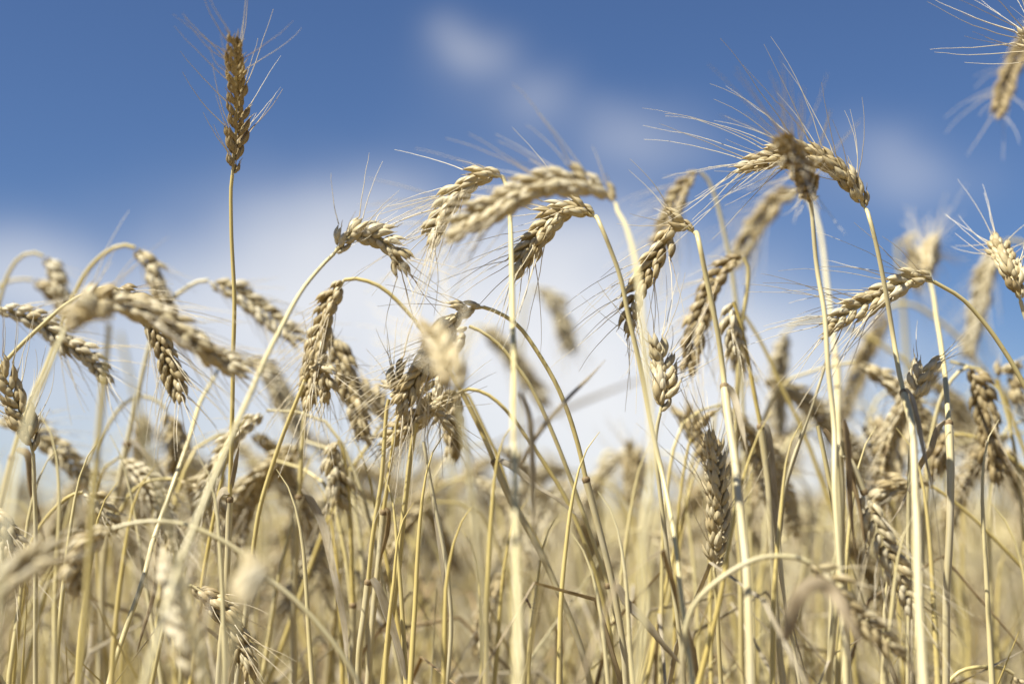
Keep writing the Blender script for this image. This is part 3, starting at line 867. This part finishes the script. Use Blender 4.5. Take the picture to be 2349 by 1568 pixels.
PROTO = [proto_plant(k) for k in range(16)]
ANCH = [(0, 'the cream ear at the far left'), (190, 'the bridge-like blurred ear'), (400, 'the white jointed stem'), (540, 'the tall upright stalk'), (690, 'the slim hanging ear'),
        (850, 'the bent ear with upright bristles'), (1010, 'the spiky drooping ear'), (1185, 'the straight whitish stalk'), (1400, 'the folded dark ear'),
        (1520, 'the short grey upright ear'), (1660, 'the brown shaded ear'), (1790, 'the bright yellow stem'), (1910, 'the dark upright ear'), (2060, 'the sharp striped ear'),
        (2175, 'the stem with the folded dry leaf'), (2290, 'the shaggy dark ear')]
used_proto = set()
NB = 168
r = np.random.default_rng(77)
for n in range(NB):
    low = n < 34                                             # a row close behind the sharp stems, ears below the rest
    d = r.uniform(1.16, 1.5) if low else 1.25 + 1.6 * ((n - 34) / (NB - 34)) ** 1.1 + r.uniform(-.03, .03)
    px = r.uniform(-120, 2470)
    # how high they reach: tall at the sides, a dip under the open sky of the centre
    top = np.interp(px, [0, 300, 620, 800, 1100, 1300, 1480, 1650, 1850, 2100, 2349], [1040, 1060, 1010, 980, 1030, 1120, 1140, 1020, 950, 930, 930])
    py = top + (r.uniform(-120, 60) if low else r.uniform(-70, 200))
    H = at(px, py + 20 * (d > 1.5), d)[2]
    H = min(max(H, .60), 1.02)
    k = int(r.integers(0, 16))
    st, ear, awn, leaf, dx = PROTO[k]
    p = at(px, 1230, d)
    rz = r.uniform(-.9, .9) + (math.pi if r.random() < .5 else 0)
    root = bpy.data.objects.new('wheat_stalk', None)
    SC.collection.objects.link(root)
    root.empty_display_size = .05
    root.scale = (1.0 + r.uniform(-.1, .15),) * 2 + (H,)
    root.location = (p[0] - dx * math.cos(rz), p[1] - dx * math.sin(rz), 0)
    root.rotation_euler = (r.normal(0, .11), r.normal(0, .14), rz)
    for o in (st, ear, awn, leaf):
        if o is leaf and n % 3 and k in used_proto:
            continue
        c = o if k not in used_proto else o.copy()
        if c is not o:
            SC.collection.objects.link(c)
        c.parent = root
    e_ = [c for c in root.children if c.name.startswith('ear')][0]
    for c in root.children:
        if c.name.startswith('awns'):
            c.parent = e_
    used_proto.add(k)
    near = min(ANCH, key=lambda q: abs(q[0] - px))[1]
    side = 'upright' if k % 8 == 0 else ('drooping right' if math.cos(rz) > 0 else 'drooping left')
    high = 'tall' if py < top + 10 else ('mid-height' if py < top + 120 else 'low')
    blur = 'slightly soft' if d < 1.3 else 'softly blurred' if d < 1.75 else ('blurred' if d < 2.4 else 'faint blurred')
    root['label'] = '%s %s stalk, ear %s, behind %s' % (blur, high, side, near)
    root['category'] = 'wheat stalk'
    root['group'] = 'blurred wheat stalks behind %s' % near
# bare straws close behind the sharp stems
for n in range(54):
    d = r.uniform(.9, 1.42)
    px = (n + r.uniform(.1, .9)) / 54 * 2380 - 20
    py = r.uniform(1010, 1300)
    lean = r.normal(0, .27)
    p1 = at(px, py, d)
    p0 = at(px - lean * 1400, 1230, d + r.uniform(-.05, .05))
    foot = np.array([p1[0] - lean * .35, p0[1], 0.0])
    root = bpy.data.objects.new('wheat_stalk', None)
    SC.collection.objects.link(root)
    root.empty_display_size = .05
    root.location = foot
    sg_ = 1 if lean > 0 else -1
    C, L = spline([foot, foot * .45 + p1 * .55 + [lean * .03, 0, 0], p1, p1 + [sg_ * .012, .004, .022]], 50)
    C = C + np.stack([np.interp(np.linspace(0, 1, 50), np.linspace(0, 1, 14), r.normal(0, .0012, 14)) for _ in range(3)], 1)
    tn = r.uniform(0, .8)
    m = MB()
    m.add(*tube(C, np.interp(np.linspace(0, 1, 50), [0, .75, .92, 1], [.0025, .0021, .0013, .0002]), S=10, rnd=tn))
    m.build('stem', 'stem', root, foot)
    sg = C[12:34]
    m = MB()
    m.add(*tube(sg, np.linspace(.0031, .0029, len(sg)), S=10, rnd=r.random()))
    m.build('leaf_sheath', 'sheath', root, foot)
    a0 = r.choice([0, math.pi]) + r.uniform(-.6, .6)
    o = np.array([math.cos(a0), math.sin(a0), 0])
    q = C[33]
    ln = r.uniform(.08, .17)
    m = MB()
    m.add(*blade([q, q + o * .012 + [0, 0, .008], q + o * .03 - [0, 0, ln * .35], q + o * .045 - [0, 0, ln]], r.uniform(.0022, .0036), r.random(), S=8, curl=r.uniform(-2, 2)))
    m.build('leaf', 'leaf', root, foot)
    near = min(ANCH, key=lambda q: abs(q[0] - px))[1]
    ll = 'leaning right' if lean > .06 else ('leaning left' if lean < -.06 else 'nearly upright')
    root['label'] = 'broken %s straw without ear, %s, low by %s' % ('yellow' if tn < .5 else 'pale', ll, near)
    root['category'] = 'wheat stalk'
    root['group'] = 'broken straws beside %s' % near
for k in range(16):
    if k not in used_proto:
        for o in PROTO[k][:4]:
            bpy.data.objects.remove(o)

# ------------------------------------------------------------------ the rest of the crop as one mass
f = MB()
r = np.random.default_rng(5)


def crop(n, d0, d1, S, R, earw, px_extra):
    for _ in range(n):
        d = d0 * (d1 / d0) ** r.random() if d0 > 5 else math.sqrt(r.uniform(d0 * d0, d1 * d1))
        x = (r.uniform(-.5, .5) * (.80 + px_extra)) * d
        H = r.normal(.765, .05)
        y = d
        b = np.array([x, y, 0.0])
        a0 = r.uniform(0, 6.283)
        o = np.array([math.cos(a0), math.sin(a0), 0])
        ln = r.uniform(.0, .14)
        bd = r.uniform(.02, .08)
        up = np.array([0, 0, 1.0])
        ps = np.array([b, b + o * ln * .5 + up * H * .55, b + o * ln + up * H * .93, b + o * (ln + bd * .5) + up * H, b + o * (ln + bd) + up * (H - .01)])
        C = ps if R == 5 else spline(ps, R)[0]
        z = r.uniform(0, 1)
        f.add(*tube(C, .0017 * (1 + d * .03), S=S, rnd=z))
        e = ps[-1]
        dr = r.uniform(.3, 1.0)
        q = [e, e + o * .03 - up * .02 * dr, e + o * .05 - up * (.03 + .035 * dr), e + o * .058 - up * (.05 + .05 * dr)]
        CE = spline(q, 9)[0]
        bump = 1 + .28 * np.array([0, 1, -.4, 1, -.4, 1, -.4, .8, 0])
        f.add(*tube(CE, earw * np.interp(np.linspace(0, 1, 9), [0, .15, .7, 1], [.3, 1, .9, .25]) * bump, S=max(S, 5), rnd=z * .8))
        if d < 8 and r.random() < .35:                       # a hanging leaf
            h = C[len(C) // 2]
            a1 = r.uniform(0, 6.283)
            o1 = np.array([math.cos(a1), math.sin(a1), 0])
            LP = np.array([h, h + o1 * .04 + up * .03, h + o1 * .09 - up * .03, h + o1 * .10 - up * .14])
            f.add(*tube(LP, [.002, .003, .003, .001], [.0003] * 4, S=4, rnd=r.uniform(0, .6)))


crop(1500, 2.9, 5.5, 4, 10, .0068, .15)
crop(2600, 5.0, 14, 3, 5, .0075, .1)
crop(3200, 12, 90, 3, 5, .012, .1)
fo = f.build('wheat_field', 'far')
fo['kind'] = 'stuff'
fo['label'] = 'hazy mass of ripe golden wheat filling the field behind the single stalks'
fo['category'] = 'wheat field'

# short leafy straw and broken stems between the plants at knee height
u_ = MB()
for _ in range(2600):
    d = r.uniform(1.12, 3.1)
    x = r.uniform(-.48, .48) * d
    b = np.array([x, d, 0.0])
    a0 = r.uniform(0, 6.283)
    o = np.array([math.cos(a0), math.sin(a0), 0])
    H = r.uniform(.42, .70)
    ln = r.uniform(.02, .48)
    up = np.array([0, 0, 1.0])
    if r.random() < .60:
        ps = np.array([b, b + o * ln * .4 + up * H * .5, b + o * ln * .8 + up * H * .9, b + o * ln + up * H])
        u_.add(*tube(spline(ps, 8)[0], [.0019] * 6 + [.0012, .0003], S=5, rnd=r.random()), 0)
    else:
        ps = np.array([b, b + o * ln * .3 + up * H * .7, b + o * (ln * .6 + .03) + up * H, b + o * (ln + .08) + up * H * .8])
        u_.add(*tube(spline(ps, 12)[0], np.interp(np.linspace(0, 1, 12), [0, .3, .8, 1], [.0014, .0022, .0017, .0003]), .0004, S=6, rnd=r.random()), 1)
uo = u_.build('straw_undergrowth', ['stem', 'leaf'])
uo['kind'] = 'stuff'
uo['label'] = 'tangle of dry straw and withered leaves between the standing stalks'
uo['category'] = 'undergrowth'

# ------------------------------------------------------------------ the little insect on the blurred leaf
bug = bpy.data.objects.new('insect', None)
SC.collection.objects.link(bug)
bp = at(1212, 1385, .95)
bug.location = bp
bug['label'] = 'tiny long-legged brown insect clinging beside the straight whitish stalk'
bug['category'] = 'insect'


def B(x, y):
    return at(1169.9 + x / 16.09, 1336.2 + y / 16.09, .95)


m = MB()
C, L = spline([B(600, 560), B(650, 680), B(720, 820), B(770, 960)], 16)
m.add(*tube(C, .0009 * np.interp(np.linspace(0, 1, 16), [0, .1, .25, .35, .6, .9, 1], [.35, .9, 1.0, .65, .9, .55, .1]), S=8, unit=True))
m.build('body', 'bug', bug, bp)
for pts in ([(640, 560), (650, 470), (700, 410), (780, 350)], [(680, 740), (580, 880), (500, 1180), (490, 1320), (600, 1540)], [(760, 790), (850, 765), (950, 720), (1050, 665)],
            [(760, 880), (840, 910), (960, 945), (1150, 915)], [(770, 1000), (870, 1100), (1050, 1115), (1240, 1075)], [(640, 700), (560, 650), (590, 610), (520, 560)]):
    m = MB()
    C, L = spline([B(*q) for q in pts], 16)
    m.add(*tube(C, np.linspace(.00016, .00007, 16), S=5, unit=True))
    m.build('leg', 'bug', bug, bp)
for q in ((440, 340), (520, 420)):
    m = MB()
    C, L = spline([B(620, 590), B((620 + q[0]) / 2, (590 + q[1]) / 2 - 10), B(*q)], 12)
    m.add(*tube(C, np.linspace(.0001, .00006, 12), S=4, unit=True))
    m.build('antenna', 'bug', bug, bp)
